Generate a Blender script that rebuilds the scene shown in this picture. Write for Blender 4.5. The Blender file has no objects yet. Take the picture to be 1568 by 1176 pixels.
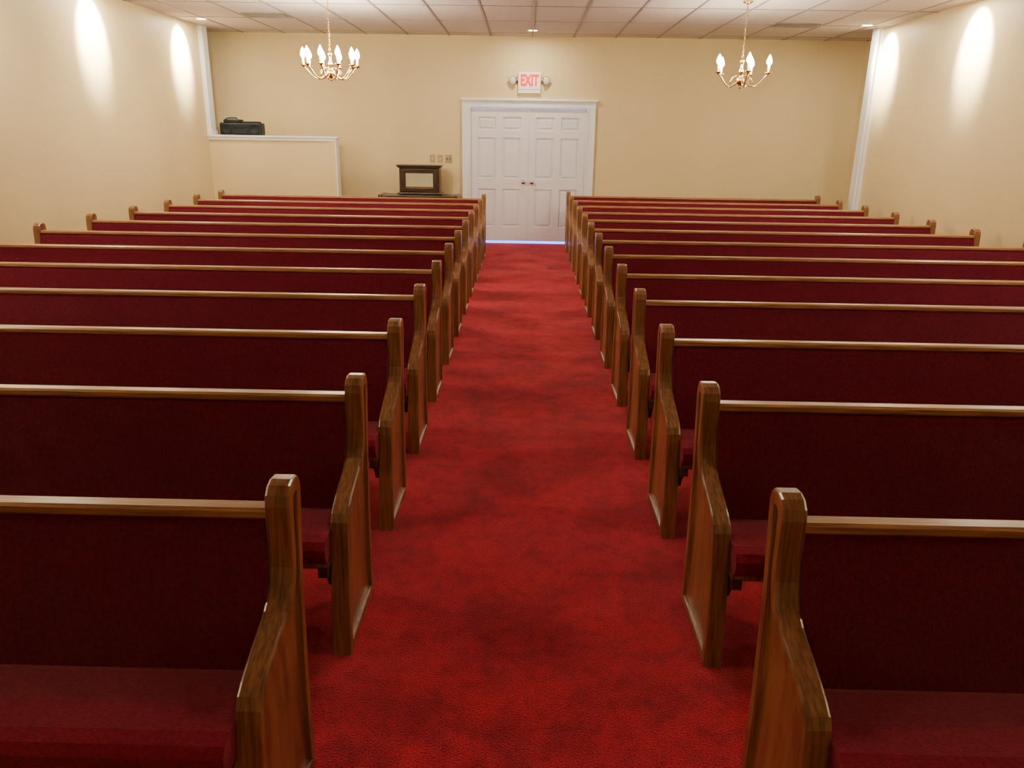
import bpy, bmesh, math, random
from mathutils import Vector, Matrix
random.seed(3)
scene=bpy.context.scene
H=1.66
CEIL=3.03
YB=12.33      # back wall
# ------------------------------------------------------------ materials
def newmat(name):
    m=bpy.data.materials.new(name); m.use_nodes=True
    nt=m.node_tree; b=nt.nodes['Principled BSDF']
    return m,nt,b
def setin(b,k,v):
    if k in b.inputs: b.inputs[k].default_value=v
def noise_mat(name,c1,c2,scale=(1,1,1),nscale=8,detail=4,rough=.6,bump=0,bscale=None,metal=0,spec=None,sheen=0,fine=None,coat=0):
    m,nt,b=newmat(name); N=nt.nodes; L=nt.links
    tc=N.new('ShaderNodeTexCoord'); mp=N.new('ShaderNodeMapping')
    mp.inputs['Scale'].default_value=scale
    L.new(tc.outputs['Object'],mp.inputs['Vector'])
    n=N.new('ShaderNodeTexNoise'); n.inputs['Scale'].default_value=nscale; n.inputs['Detail'].default_value=detail
    L.new(mp.outputs[0],n.inputs['Vector'])
    r=N.new('ShaderNodeValToRGB'); r.color_ramp.elements[0].position=.32; r.color_ramp.elements[1].position=.68
    r.color_ramp.elements[0].color=(*c1,1); r.color_ramp.elements[1].color=(*c2,1)
    L.new(n.outputs['Fac'],r.inputs['Fac'])
    col=r.outputs['Color']
    if fine:   # wood pores: strongly stretched fine noise
        mp2=N.new('ShaderNodeMapping'); mp2.inputs['Scale'].default_value=fine
        L.new(tc.outputs['Object'],mp2.inputs['Vector'])
        n3=N.new('ShaderNodeTexNoise'); n3.inputs['Scale'].default_value=1; n3.inputs['Detail'].default_value=3
        L.new(mp2.outputs[0],n3.inputs['Vector'])
        r3=N.new('ShaderNodeValToRGB'); r3.color_ramp.elements[0].position=.35; r3.color_ramp.elements[1].position=.6
        r3.color_ramp.elements[0].color=(.58,.54,.50,1); r3.color_ramp.elements[1].color=(1.06,1.06,1.06,1)
        L.new(n3.outputs['Fac'],r3.inputs['Fac'])
        mm=N.new('ShaderNodeMix'); mm.data_type='RGBA'; mm.blend_type='MULTIPLY'; mm.inputs['Factor'].default_value=1
        L.new(col,mm.inputs['A']); L.new(r3.outputs['Color'],mm.inputs['B']); col=mm.outputs['Result']
    L.new(col,b.inputs['Base Color'])
    b.inputs['Roughness'].default_value=rough; b.inputs['Metallic'].default_value=metal
    if spec is not None: setin(b,'Specular IOR Level',spec)
    if sheen: setin(b,'Sheen Weight',sheen)
    if coat: setin(b,'Coat Weight',coat); setin(b,'Coat Roughness',.25)
    if bump:
        n2=N.new('ShaderNodeTexNoise'); n2.inputs['Scale'].default_value=bscale or nscale*4; n2.inputs['Detail'].default_value=3
        L.new(mp.outputs[0],n2.inputs['Vector'])
        bp=N.new('ShaderNodeBump'); bp.inputs['Strength'].default_value=bump; bp.inputs['Distance'].default_value=.01
        L.new(n2.outputs['Fac'],bp.inputs['Height']); L.new(bp.outputs[0],b.inputs['Normal'])
    return m
def emis(name,c,s):
    m,nt,b=newmat(name); b.inputs['Base Color'].default_value=(*c,1)
    setin(b,'Emission Color',(*c,1)); setin(b,'Emission Strength',s); return m

M_wall=noise_mat('wall_paint',(.66,.535,.29),(.70,.57,.315),nscale=1.2,rough=.5,bump=.05,bscale=60,spec=.35)
M_ceil=noise_mat('ceiling_tile_mat',(.56,.50,.50),(.64,.58,.58),nscale=60,rough=.9,bump=.3,bscale=140)
M_grid=noise_mat('ceiling_grid_metal',(.24,.20,.19),(.28,.24,.22),nscale=4,rough=.5)
M_trim=noise_mat('trim_paint',(.78,.79,.82),(.82,.83,.86),nscale=3,rough=.35)
M_door=noise_mat('door_paint',(.74,.72,.80),(.78,.76,.84),nscale=3,rough=.4)
M_wood=noise_mat('oak_wood',(.185,.080,.029),(.26,.120,.044),scale=(6,3,.7),nscale=5,detail=4,rough=.30,bump=.03,bscale=30,coat=.35,fine=(140,28,5))
M_rail=noise_mat('oak_rail',(.29,.130,.043),(.38,.185,.066),scale=(.5,8,8),nscale=9,detail=6,rough=.34,bump=.04,bscale=30,coat=.2,fine=(5,150,150))
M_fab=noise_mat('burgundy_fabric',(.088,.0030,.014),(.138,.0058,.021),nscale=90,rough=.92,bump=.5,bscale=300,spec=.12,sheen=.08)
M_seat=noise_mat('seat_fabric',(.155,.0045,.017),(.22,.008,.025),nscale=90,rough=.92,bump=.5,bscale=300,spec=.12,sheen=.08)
M_dark=noise_mat('dark_wood',(.022,.012,.009),(.05,.025,.016),scale=(1,6,6),nscale=6,rough=.3,coat=.3)
M_black=noise_mat('black_plastic',(.003,.006,.009),(.006,.011,.015),nscale=10,rough=.5,spec=.25)
M_grey=noise_mat('speaker_grille',(.006,.010,.013),(.012,.018,.022),nscale=200,rough=.7,spec=.2)
M_brass=noise_mat('polished_brass',(.78,.56,.20),(.86,.64,.26),nscale=5,rough=.2,metal=1)
M_chrome=noise_mat('satin_nickel',(.55,.53,.50),(.62,.60,.57),nscale=5,rough=.25,metal=1)
M_ivory=noise_mat('ivory_plastic',(.36,.29,.15),(.40,.32,.17),nscale=5,rough=.4)
M_white=noise_mat('white_plastic',(.82,.80,.78),(.86,.84,.82),nscale=5,rough=.4)
M_candle=noise_mat('candle_sleeve',(.80,.72,.55),(.85,.77,.6),nscale=5,rough=.5)
M_vent=noise_mat('vent_metal',(.18,.16,.15),(.22,.19,.18),nscale=5,rough=.5)
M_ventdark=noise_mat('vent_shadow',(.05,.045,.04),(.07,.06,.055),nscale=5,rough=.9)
M_mirror=noise_mat('cabinet_glass',(.40,.40,.27),(.48,.48,.33),nscale=3,rough=.12)
M_red=emis('exit_red',(.9,.015,.015),.5)
M_exitface=emis('exit_face',(.90,.76,.70),.12)
M_bulb=emis('bulb_glow',(1,.86,.60),460)
M_can=emis('downlight_lens',(1,.88,.70),90)
M_flood=emis('flood_lens',(.9,.9,.85),.15)
M_day=emis('daylight_outside',(.14,.32,1.0),4.0)

# carpet
m,nt,b=newmat('red_carpet'); N=nt.nodes; L=nt.links
tc=N.new('ShaderNodeTexCoord')
def nz(s,d=4,r=.55):
    n=N.new('ShaderNodeTexNoise'); n.inputs['Scale'].default_value=s; n.inputs['Detail'].default_value=d; n.inputs['Roughness'].default_value=r
    L.new(tc.outputs['Object'],n.inputs['Vector']); return n
def ramp(src,p0,c0,p1,c1):
    r=N.new('ShaderNodeValToRGB'); r.color_ramp.elements[0].position=p0; r.color_ramp.elements[1].position=p1
    r.color_ramp.elements[0].color=(*c0,1); r.color_ramp.elements[1].color=(*c1,1)
    L.new(src.outputs['Fac'],r.inputs['Fac']); return r.outputs['Color']
def mul(a,c):
    mx=N.new('ShaderNodeMix'); mx.data_type='RGBA'; mx.blend_type='MULTIPLY'; mx.inputs['Factor'].default_value=1
    L.new(a,mx.inputs['A']); L.new(c,mx.inputs['B']); return mx.outputs['Result']
a=nz(2.4,6,.62); f=nz(170,2); md=nz(14,5,.7)
c=ramp(a,.36,(.30,.007,.026),.60,(.50,.015,.038))
c=mul(c,ramp(md,.36,(.78,.72,.75),.55,(1.05,1.05,1.05)))
c=mul(c,ramp(f,.3,(.50,.48,.48),.7,(1.25,1.25,1.25)))
L.new(c,b.inputs['Base Color'])
b.inputs['Roughness'].default_value=.95; setin(b,'Specular IOR Level',.1); setin(b,'Sheen Weight',.1)
bp=N.new('ShaderNodeBump'); bp.inputs['Strength'].default_value=.8; bp.inputs['Distance'].default_value=.01
L.new(f.outputs['Fac'],bp.inputs['Height']); L.new(bp.outputs[0],b.inputs['Normal'])
M_carpet=m

# ------------------------------------------------------------ builder
class B:
    def __init__(s): s.bm=bmesh.new(); s.mats=[]
    def add(s,tb,mat,M=None,smooth=False):
        if mat not in s.mats: s.mats.append(mat)
        i=s.mats.index(mat)
        bmesh.ops.recalc_face_normals(tb,faces=tb.faces)
        for f in tb.faces: f.material_index=i; f.smooth=smooth
        if M is not None: tb.transform(M)
        me=bpy.data.meshes.new('tmp'); tb.to_mesh(me); tb.free()
        s.bm.from_mesh(me); bpy.data.meshes.remove(me)
    def box(s,x0,x1,y0,y1,z0,z1,mat,bev=0,M=None):
        tb=bmesh.new(); bmesh.ops.create_cube(tb,size=1)
        for v in tb.verts:
            v.co=Vector(((x0+x1)/2+v.co.x*(x1-x0),(y0+y1)/2+v.co.y*(y1-y0),(z0+z1)/2+v.co.z*(z1-z0)))
        if bev: bmesh.ops.bevel(tb,geom=tb.edges[:],offset=bev,segments=2,affect='EDGES',profile=.5)
        s.add(tb,mat,M)
    def prism(s,pts,x0,x1,mat,bev=0,smooth=False,inset=None,M=None):
        """pts: list of (y,z); extruded along x"""
        tb=bmesh.new()
        vs=[tb.verts.new((x0,p[0],p[1])) for p in pts]
        f=tb.faces.new(vs)
        r=bmesh.ops.extrude_face_region(tb,geom=[f])
        for v in [g for g in r['geom'] if isinstance(g,bmesh.types.BMVert)]: v.co.x=x1
        bmesh.ops.recalc_face_normals(tb,faces=tb.faces)
        n=len(pts)
        if bev:
            caps=[f for f in tb.faces if len(f.verts)==n]
            es=set(e for c in caps for e in c.edges)
            bmesh.ops.bevel(tb,geom=list(es),offset=bev,segments=2,affect='EDGES',profile=.5)
        if inset:
            caps=[f for f in tb.faces if abs(f.normal.x)>.99 and len(f.verts)>=n]
            for (t,d) in inset:
                bmesh.ops.inset_region(tb,faces=caps,thickness=t,depth=d,use_even_offset=True)
        s.add(tb,mat,M,smooth)
    def lathe(s,prof,mat,M=None,segs=20,smooth=True):
        tb=bmesh.new(); rings=[]
        for r,z in prof:
            if r<1e-5: rings.append([tb.verts.new((0,0,z))])
            else: rings.append([tb.verts.new((r*math.cos(2*math.pi*i/segs),r*math.sin(2*math.pi*i/segs),z)) for i in range(segs)])
        for a,b_ in zip(rings,rings[1:]):
            for i in range(segs):
                j=(i+1)%segs
                q=[a[i%len(a)],a[j%len(a)],b_[j%len(b_)],b_[i%len(b_)]]
                u=[]
                for v in q:
                    if v not in u: u.append(v)
                if len(u)>=3:
                    try: tb.faces.new(u)
                    except ValueError: pass
        s.add(tb,mat,M,smooth)
    def tube(s,path,rad,mat,M=None,segs=8,closed=False):
        tb=bmesh.new(); rings=[]; n=len(path)
        P=[Vector(p) for p in path]
        for i,p in enumerate(P):
            if closed: t=(P[(i+1)%n]-P[i-1])
            else: t=P[min(i+1,n-1)]-P[max(i-1,0)]
            t.normalize()
            up=Vector((0,0,1)) if abs(t.z)<.95 else Vector((1,0,0))
            a=t.cross(up).normalized(); c=t.cross(a).normalized()
            r=rad[i] if isinstance(rad,(list,tuple)) else rad
            rings.append([tb.verts.new(p+a*r*math.cos(2*math.pi*k/segs)+c*r*math.sin(2*math.pi*k/segs)) for k in range(segs)])
        rr=list(zip(rings,rings[1:]))
        if closed: rr.append((rings[-1],rings[0]))
        for a,c in rr:
            for k in range(segs):
                tb.faces.new([a[k],a[(k+1)%segs],c[(k+1)%segs],c[k]])
        if not closed:
            tb.faces.new(rings[0]); tb.faces.new(rings[-1])
        s.add(tb,mat,M,True)
    def mesh(s,name):
        me=bpy.data.meshes.new(name); s.bm.to_mesh(me); s.bm.free()
        for m in s.mats: me.materials.append(m)
        return me
    def obj(s,name,loc=(0,0,0),rot=0,parent=None):
        o=bpy.data.objects.new(name,s.mesh(name)); scene.collection.objects.link(o)
        o.location=loc; o.rotation_euler=(0,0,rot)
        if parent: o.parent=parent
        return o
def empty(name,loc=(0,0,0)):
    e=bpy.data.objects.new(name,None); scene.collection.objects.link(e); e.location=loc; e.empty_display_size=.1; return e
def light(name,kind,loc,energy,color,parent=None,rot=None,**k):
    d=bpy.data.lights.new(name,kind); d.energy=energy; d.color=color
    for a,v in k.items(): setattr(d,a,v)
    o=bpy.data.objects.new(name,d); scene.collection.objects.link(o); o.location=loc
    if rot is not None: o.rotation_euler=rot
    if parent: o.parent=parent
    return o

# ------------------------------------------------------------ room
XL,XR=-4.62,4.55
YF=-3.0
YLE,YRE=11.60,10.90     # ends of side walls
XLB,XRB=-6.0,4.92
b_=B(); b_.box(XLB-.15,XRB+.15,YF-.15,YB+.6,-.1,0,M_carpet); b_.obj('floor')
b_=B(); b_.box(XLB-.15,XRB+.15,YF-.15,YB+.15,CEIL,CEIL+.1,M_ceil); b_.obj('ceiling')
b_=B()
gx=.03
k=-12
while gx+.61*k< XRB:
    x=gx+.61*k
    if x>XLB: b_.box(x-.011,x+.011,YF,YB,CEIL-.006,CEIL+.004,M_grid)
    k+=1
y=YB-.35
while y>YF:
    b_.box(XLB,XRB,y-.009,y+.009,CEIL-.005,CEIL+.004,M_grid); y-=1.22
b_.obj('trim_ceiling_grid')
b_=B(); b_.box(XL-.15,XL,YF,YLE,0,CEIL,M_wall); b_.obj('wall_left')
b_=B(); b_.box(XR,XR+.15,YF,YRE,0,CEIL,M_wall); b_.obj('wall_right')
b_=B(); b_.box(XLB,XRB,YF-.15,YF,0,CEIL,M_wall); b_.obj('wall_front')
b_=B(); b_.box(XLB-.15,XLB,8,YB,0,CEIL,M_wall); b_.box(XLB,XL-.15,10.2,10.35,0,CEIL,M_wall); b_.obj('wall_stairwell')
b_=B(); b_.box(XRB,XRB+.15,YRE,YB,0,CEIL,M_wall); b_.box(XR+.15,XRB,YRE-.15,YRE,0,CEIL,M_wall); b_.obj('wall_corner')
DX=.0; DW=.89; DH=2.03
b_=B()
b_.box(XLB,DX-DW-.02,YB,YB+.15,0,CEIL,M_wall)
b_.box(DX+DW+.02,XRB+.15,YB,YB+.15,0,CEIL,M_wall)
b_.box(DX-DW-.02,DX+DW+.02,YB,YB+.15,DH+.02,CEIL,M_wall)
b_.obj('wall_back')
# half wall
HWX=-2.78; HZ=1.555
b_=B(); b_.box(XLB,HWX-.09,YLE,YLE+.16,0,HZ,M_wall); b_.obj('wall_half')
b_=B()
b_.box(XL-.2,HWX+.03,YLE-.035,YLE+.33,HZ,HZ+.03,M_trim,bev=.005)
b_.box(XL-.2,HWX+.01,YLE-.02,YLE,HZ-.04,HZ,M_trim,bev=.004)
b_.obj('trim_ledge')
b_=B(); b_.box(HWX-.09,HWX,YLE-.012,YLE+.16,0,HZ,M_wall,bev=.004); b_.box(HWX-.012,HWX+.006,YLE-.015,YLE+.165,0,HZ,M_trim); b_.obj('trim_half_wall_end')
# pilasters
b_=B(); b_.box(XL-.16,XL+.06,YLE-.02,YLE+.16,HZ+.03,CEIL,M_trim,bev=.004); b_.box(XL-.16,XL+.075,YLE-.035,YLE+.175,HZ+.03,HZ+.09,M_trim,bev=.004); b_.obj('trim_pilaster_left')
b_=B(); b_.box(XR-.07,XR+.16,YRE-.005,YRE+.14,0,CEIL,M_trim,bev=.004); b_.box(XR-.09,XR-.06,YRE-.02,YRE+.15,0,CEIL,M_trim,bev=.004); b_.obj('trim_pilaster_right')
# baseboards
b_=B(); b_.box(XL,XL+.015,YF,YLE,0,.1,M_trim); b_.obj('baseboard_left')
b_=B(); b_.box(XR-.015,XR,YF,YRE-.02,0,.1,M_trim); b_.obj('baseboard_right')
b_=B(); b_.box(HWX,DX-DW-.14,YB-.015,YB,0,.1,M_trim); b_.box(DX+DW+.14,XRB,YB-.015,YB,0,.1,M_trim); b_.obj('baseboard_back')

# door casing
b_=B(); cw=.115
for s in (-1,1):
    x0=DX+s*(DW+.005); x1=DX+s*(DW+.005+cw)
    a,c=min(x0,x1),max(x0,x1)
    b_.box(a,c,YB-.022,YB,0,DH+.02,M_trim,bev=.004)
    b_.box(c-.03 if s>0 else a,c if s>0 else a+.03,YB-.034,YB,0,DH+.02,M_trim,bev=.004)
    b_.box(x0-.012 if s<0 else x0-.012,x0+.012,YB-.03,YB+.12,0,DH+.02,M_trim)
b_.box(DX-DW-cw-.005,DX+DW+cw+.005,YB-.024,YB,DH+.005,DH+.115,M_trim,bev=.004)
b_.box(DX-DW-cw-.03,DX+DW+cw+.03,YB-.055,YB,DH+.10,DH+.135,M_trim,bev=.008)
b_.box(DX-DW,DX+DW,YB,YB+.12,DH,DH+.02,M_trim)
b_.obj('trim_door_casing')
# doors
def door(name,x0,x1,gap,knobside):
    w=x1-x0; yb=YB+.02
    b=B(); z0=gap; z1=DH-.004
    b.box(x0,x1,yb+.018,yb+.04,z0,z1,M_door)
    st=.115; mid=(x0+x1)/2
    rows=[(z0+.22,.84),(1.0,1.60),(1.715,1.90)]
    for a,c in ((x0,x0+st),(mid-.055,mid+.055),(x1-st,x1)): b.box(a,c,yb,yb+.02,z0,z1,M_door,bev=.0045)
    zs=[(z0,rows[0][0]),(rows[0][1],rows[1][0]),(rows[1][1],rows[2][0]),(rows[2][1],z1)]
    for a,c in zs: b.box(x0+.002,x1-.002,yb+.0004,yb+.02,a,c,M_door,bev=.0045)
    for ra,rc in rows:
        for a,c in ((x0+st,mid-.055),(mid+.055,x1-st)):
            b.box(a+.03,c-.03,yb+.005,yb+.025,ra+.03,rc-.03,M_door,bev=.009)
    kx=x1-.065 if knobside>0 else x0+.065
    Mk=Matrix.Translation((kx,yb,.95))@Matrix.Rotation(math.pi/2,4,'X')
    b.lathe([(0,-.0),(.033,0),(.033,.006),(.012,.012),(.011,.035),(.026,.045),(.031,.058),(.024,.07),(0,.074)],M_chrome,Mk)
    return b.obj(name)
door('door_1',DX-DW+.004,DX-.002,.044,1)
door('door_2',DX+.002,DX+DW-.004,.044,-1)
b_=B(); b_.box(DX-.012,DX+.012,YB+.008,YB+.02,.044,DH-.01,M_door,bev=.003); b_.obj('trim_door_astragal')
b_=B(); b_.box(DX-DW-.015,DX+DW+.015,YB+.065,YB+.075,0,DH,M_day); b_.obj('door_daylight_panel')  # added glowing panel, stands in for daylight showing under the doors

# ------------------------------------------------------------ pews
def D(p): return [(-d,z) for d,z in p]
END=[(.05,0),(.05,.28),(.035,.55),(.004,.78),(0,.815),(.006,.838),(.022,.853),(.055,.856),(.080,.850),(.100,.832),(.107,.805),
     (.109,.76),(.112,.70),(.118,.65),(.130,.612),(.150,.585),(.178,.566),(.215,.552),(.26,.538),(.31,.520),(.35,.503),(.378,.486),(.394,.462),(.40,.43),(.41,.36),(.44,.14),(.452,0)]
def pew_mesh(length,name):
    b=B(); T=.06
    prof=D(END)
    b.prism(prof,0,T,M_wood,bev=.007,inset=[(.028,0),(.004,-.011)])
    b.prism(prof,length-T,length,M_wood,bev=.007)
    x0,x1=T-.002,length-T+.002
    # rail
    b.prism(D([(.052,.768),(.047,.785),(.052,.794),(.088,.794),(.098,.788),(.100,.774),(.096,.768)]),x0,x1,M_rail)
    # wooden back board
    b.prism(D([(.056,.768),(.075,.768),(.17,.30),(.15,.30)]),x0,x1,M_wood)
    # upholstered back
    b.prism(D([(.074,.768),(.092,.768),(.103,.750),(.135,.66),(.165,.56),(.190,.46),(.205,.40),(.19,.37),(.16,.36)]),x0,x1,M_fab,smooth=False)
    # seat board and cushion
    b.prism(D([(.16,.315),(.16,.34),(.45,.355),(.455,.33)]),x0,x1,M_wood)
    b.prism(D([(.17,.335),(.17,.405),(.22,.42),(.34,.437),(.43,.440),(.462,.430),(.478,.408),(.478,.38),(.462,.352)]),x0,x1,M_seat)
    # seat brackets against the ends
    for xa in (T,length-T-.03):
        b.prism(D([(.20,.20),(.20,.32),(.455,.335),(.46,.30),(.40,.28),(.36,.24),(.34,.20)]),xa,xa+.03,M_dark)
    # book rack on the rear
    b.box(length*.2,length*.8,-.045,.012,.50,.512,M_wood)
    b.box(length*.2,length*.8,.002,.012,.50,.56,M_wood)
    for t in (.2,.5,.8): b.box(length*t-.01,length*t+.01,-.09,.012,.495,.60,M_wood)
    # intermediate supports
    for t in (.34,.67):
        b.prism(D([(.07,0),(.09,.10),(.14,.315),(.42,.335),(.40,.22),(.42,0)]),length*t-.02,length*t+.02,M_wood)
    return b.mesh(name)
HA=.578
LR,LL=3.78,3.75
Y0=1.749; DY=.849
mr=pew_mesh(LR,'church_pew_right')
ml=pew_mesh(LL,'church_pew_left')
bm=bmesh.new(); bm.from_mesh(ml)
for v in bm.verts: v.co.x=-v.co.x
bmesh.ops.reverse_faces(bm,faces=bm.faces); bm.to_mesh(ml); bm.free()
for me,x,dy,n in ((ml,-HA,0,12),(mr,HA+.010,-.015,13)):
    for i in range(n):
        o=bpy.data.objects.new('church_pew',me); scene.collection.objects.link(o); o.location=(x,Y0+DY*i+dy,0)

# ------------------------------------------------------------ chandeliers
def chandelier(loc,arms,R,rot0):
    e=empty('chandelier',loc)    # origin at candle-cup height
    top=CEIL-loc[2]
    b=B()
    b.lathe([(0,-.115),(.012,-.11),(.018,-.10),(.008,-.088),(.02,-.078),(.045,-.055),(.052,-.035),(.04,-.012),(.018,0),(.013,.02),(.026,.045),(.03,.06),(.015,.085),(.010,.12),(.016,.15),(.024,.165),(.012,.185),(.006,.2),(0,.2)],M_brass)
    b.lathe([(0,top-.03),(.02,top-.03),(.05,top-.015),(.06,top),(0,top)],M_brass)
    b.tube([(.012*math.cos(t),0,.212+.012*math.sin(t)) for t in [2*math.pi*k/10 for k in range(10)]],.003,M_brass,closed=True,segs=6)
    b.obj('body',parent=e)
    c=B(); z=.235; k=0
    while z<top-.035:
        pts=[]
        for q in range(10):
            t=2*math.pi*q/10; u=.008*math.cos(t); w=.018*math.sin(t)
            pts.append((u,0,z+w) if k%2 else (0,u,z+w))
        c.tube(pts,.0028,M_brass,closed=True,segs=5); z+=.029; k+=1
    c.tube([(0.004,.004,.21),(0.004,.004,top-.02)],.0022,M_brass,segs=5)
    c.obj('chain',parent=e)
    a=B(); s=B(); g=B()
    for i in range(arms):
        th=rot0+2*math.pi*i/arms; M=Matrix.Rotation(th,4,'Z')
        path=[]
        for q in range(17):
            t=q/16; r=.03+(R-.03)*t
            zz=-.035-.06*math.sin(math.pi*min(1,t*1.12))**1.0*(1-.1*t)+.065*max(0,(t-.45)/.55)**1.6
            path.append((r,0,zz))
        path[-1]=(R,0,path[-2][2]+.012)
        zt=path[-1][2]
        a.tube(path,.0065,M_brass,M=M,segs=7)
        # scroll
        a.tube([(.03+.11*t_,0,.02+.03*math.sin(t_*math.pi)-.085*t_) for t_ in [k_/8 for k_ in range(9)]],.004,M_brass,M=M,segs=6)
        Mt=M@Matrix.Translation((R,0,zt))
        a.lathe([(0,-.012),(.012,-.008),(.008,0),(.03,.008),(.036,.016),(.012,.017),(.013,.03),(0,.03)],M_brass,Mt,segs=14)
        s.lathe([(.0125,.028),(.0125,.088),(0,.089)],M_candle,Mt,segs=12)
        g.lathe([(0,.087),(.012,.090),(.024,.104),(.029,.118),(.026,.140),(.017,.164),(.007,.184),(0,.196)],M_bulb,Mt,segs=14)
    a.obj('arms',parent=e); s.obj('candle_sleeves',parent=e); g.obj('bulbs',parent=e)
    return e
chandelier((-2.2,9.1,2.30),10,.29,.2)
chandelier((2.28,9.0,2.28),5,.28,-math.pi/2)

# ------------------------------------------------------------ recessed lights
WARM=(1,.87,.67)
def can(x,y,wall=0,eh=110,down=22):
    b=B()
    b.lathe([(.062,-.004),(.085,-.008),(.088,0),(.062,.0)],M_white,segs=24)
    b.lathe([(0,-.003),(.06,-.003),(.062,-.0005),(0,-.0005)],M_can,segs=20)
    o=b.obj('recessed_downlight',(x,y,CEIL))
    if wall:
        d=Vector((wall*.32,0,-.30)).normalized()
        q=d.to_track_quat('-Z','Y').to_euler()
        light('wash_lamp','SPOT',(0,0,-.03),eh,WARM,o,q,spot_size=math.radians(68),spot_blend=.6,shadow_soft_size=.05)
    light('down_lamp','AREA',(0,0,-.02),down,WARM,o,(0,0,0),shape='DISK',size=.12)
    return o
for y,dn in ((10.95,24),(8.75,28),(6.5,34),(4.2,36),(1.9,24)): can(XL+.32,y,-1,1150,dn)
for y,dn in ((10.68,24),(8.65,28),(6.5,34),(4.3,36),(1.9,24)): can(XR-.32,y,1,1150,dn)
for y,p in ((11.65,22),(7.2,22),(3.2,15),(-.9,14)): can(.03,y,0,0,p)  # last entry sits unseen behind the camera, added as frontal fill

# ------------------------------------------------------------ ceiling vents
def vent(x,y):
    b=B()
    b.box(-.28,.28,-.15,.15,-.012,0,M_vent,bev=.003)
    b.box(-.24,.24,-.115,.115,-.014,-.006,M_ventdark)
    for i in range(9):
        yy=-.10+i*.025
        b.box(-.24,.24,yy-.004,yy+.006,-.02,-.010,M_vent)
    b.obj('ceiling_vent',(x,y,CEIL))
vent(3.35,10.75); vent(-3.3,10.5)

# ------------------------------------------------------------ exit sign
e=empty('exit_sign',(DX+.0,YB,2.41))
b_=B(); b_.box(-.17,.17,-.055,0,-.125,.125,M_white,bev=.01)
b_.box(-.155,.155,-.058,-.05,-.11,.11,M_exitface,bev=.002)
b_.box(-.17,.17,-.05,0,-.17,-.125,M_white,bev=.006)
b_.obj('housing',parent=e)
cu=bpy.data.curves.new('exit_letters','FONT'); cu.body='EXIT'; cu.size=.165; cu.extrude=.002; cu.offset=.006; cu.align_x='CENTER'; cu.align_y='CENTER'
to=bpy.data.objects.new('exit_letters_tmp',cu); scene.collection.objects.link(to)
bpy.context.view_layer.update()
me=bpy.data.meshes.new_from_object(to.evaluated_get(bpy.context.evaluated_depsgraph_get()))
bpy.data.objects.remove(to)
me.materials.clear(); me.materials.append(M_red)
lo=bpy.data.objects.new('letters',me); scene.collection.objects.link(lo); lo.parent=e
lo.location=(0,-.060,.005); lo.rotation_euler=(math.pi/2,0,0); lo.scale=(.80,1.3,1)
b_=B()
for s in (-1,1):
    b_.box(min(s*.16,s*.2),max(s*.16,s*.2),-.045,-.015,.0,.03,M_chrome,bev=.003)
    d=Vector((s*.45,-.8,-.35)).normalized()
    M=Matrix.Translation((s*.235,-.05,.02))@d.to_track_quat('Z','Y').to_matrix().to_4x4()
    b_.lathe([(0,-.05),(.03,-.045),(.05,-.01),(.06,.03),(.062,.04),(.055,.042)],M_chrome,M,segs=20)
    b_.lathe([(.055,.04),(.03,.047),(0,.05)],M_flood,M,segs=20)
b_.obj('flood_heads',parent=e)

# ------------------------------------------------------------ switches
def plate(x,z,w,mat,n,swmat):
    b=B(); b.box(-w/2,w/2,-.007,0,-.06,.06,mat,bev=.003)
    for i in range(n):
        xx=(i-(n-1)/2)*.045
        b.box(xx-.006,xx+.006,-.018,-.006,-.012,.014,swmat,bev=.002)
        for zz in (-.04,.04): b.box(xx-.003,xx+.003,-.009,-.006,zz-.003,zz+.003,swmat)
    b.obj('light_switch',(x,YB,z))
plate(-1.47,1.28,.08,M_ivory,1,M_white)
plate(-1.35,1.28,.08,M_ivory,1,M_white)
plate(-1.22,1.28,.11,M_ivory,2,M_dark)

# ------------------------------------------------------------ console table + display cabinet
tx=-1.64; ty=12.02
b_=B()
b_.box(-.56,.56,-.21,.21,.735,.76,M_dark,bev=.008)
b_.box(-.60,-.53,-.23,.23,.725,.768,M_dark,bev=.015); b_.box(.53,.60,-.23,.23,.725,.768,M_dark,bev=.015)
b_.box(-.50,.50,-.18,.18,.63,.74,M_dark,bev=.006)
for sx in (-.47,.47):
    for sy in (-.15,.15):
        b_.lathe([(0,0),(.016,0),(.02,.03),(.012,.06),(.022,.12),(.03,.3),(.034,.45),(.02,.52),(.032,.55),(.032,.64),(0,.64)],M_dark,Matrix.Translation((sx,sy,0)),segs=14)
b_.box(-.45,.45,-.012,.012,.13,.16,M_dark,bev=.004)
for sx in (-.46,.46): b_.box(sx-.012,sx+.012,-.14,.14,.13,.16,M_dark,bev=.004)
b_.obj('console_table',(tx,ty,0))
b_=B()
z=.0
b_.box(-.33,.33,-.17,.15,z,z+.03,M_dark,bev=.008)
b_.box(-.30,.30,-.14,.14,z+.03,z+.39,M_dark,bev=.003)
b_.box(-.28,-.215,-.155,-.13,z+.04,z+.37,M_dark,bev=.006); b_.box(.215,.28,-.155,-.13,z+.04,z+.37,M_dark,bev=.006)
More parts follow.
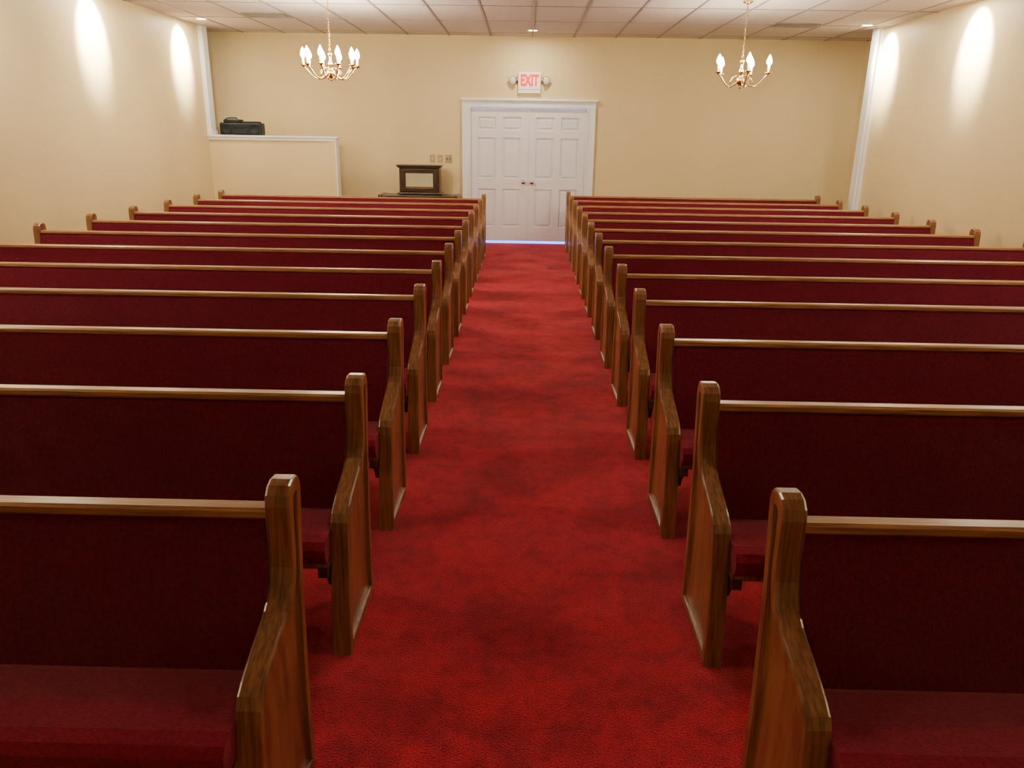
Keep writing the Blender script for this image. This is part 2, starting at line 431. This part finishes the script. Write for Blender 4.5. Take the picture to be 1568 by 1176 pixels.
b_.box(-.22,.22,-.152,-.13,z+.04,z+.10,M_dark,bev=.004); b_.box(-.22,.22,-.152,-.13,z+.33,z+.37,M_dark,bev=.004)
b_.box(-.205,.205,-.145,-.135,z+.115,z+.315,M_mirror)
b_.box(-.205,.205,-.148,-.135,z+.10,z+.118,M_brass); b_.box(-.205,.205,-.148,-.135,z+.312,z+.33,M_dark)
b_.box(-.325,.325,-.17,.15,z+.39,z+.41,M_dark,bev=.006)
b_.box(-.34,.34,-.185,.155,z+.41,z+.43,M_dark,bev=.006)
b_.obj('display_cabinet',(tx+.02,ty+.0,.769))

# ------------------------------------------------------------ boombox on the ledge
b_=B()
b_.box(-.30,.30,-.10,.10,0,.17,M_black,bev=.02)
for s in (-1,1):
    Mq=Matrix.Translation((s*.2,-.10,.085))@Matrix.Rotation(math.pi/2,4,'X')
    b_.lathe([(0,.004),(.055,.004),(.06,.008),(.068,.006),(.07,0),(0,0)],M_grey,Mq,segs=24)
b_.box(-.10,.10,-.108,-.098,.02,.08,M_grey,bev=.003); b_.box(-.10,.10,-.106,-.098,.10,.14,M_grey,bev=.003)
b_.box(-.24,.0,-.09,.08,.165,.215,M_black,bev=.012)
b_.box(.02,.26,-.08,.07,.165,.19,M_black,bev=.008)
b_.tube([(-.24,0,.15),(-.235,0,.215),(-.20,0,.232),(-.08,0,.235),(-.05,0,.20)],.008,M_grey)
b_.obj('boombox',(-4.17,YLE+.15,HZ+.03),.03)

# ------------------------------------------------------------ world, camera
w=bpy.data.worlds.new('World'); scene.world=w; w.use_nodes=True
bg=w.node_tree.nodes['Background']; bg.inputs[0].default_value=(1,.9,.8,1); bg.inputs[1].default_value=.05
cam=bpy.data.cameras.new('camera'); co=bpy.data.objects.new('camera',cam); scene.collection.objects.link(co)
cam.sensor_width=36; cam.lens=27.05; cam.clip_start=.02
R=Matrix.Rotation(.0129,4,'Z')@Matrix.Rotation(math.radians(72),4,'X')@Matrix.Rotation(.016,4,'Z')
co.matrix_world=Matrix.Translation((-.03,0,H))@R
scene.camera=co
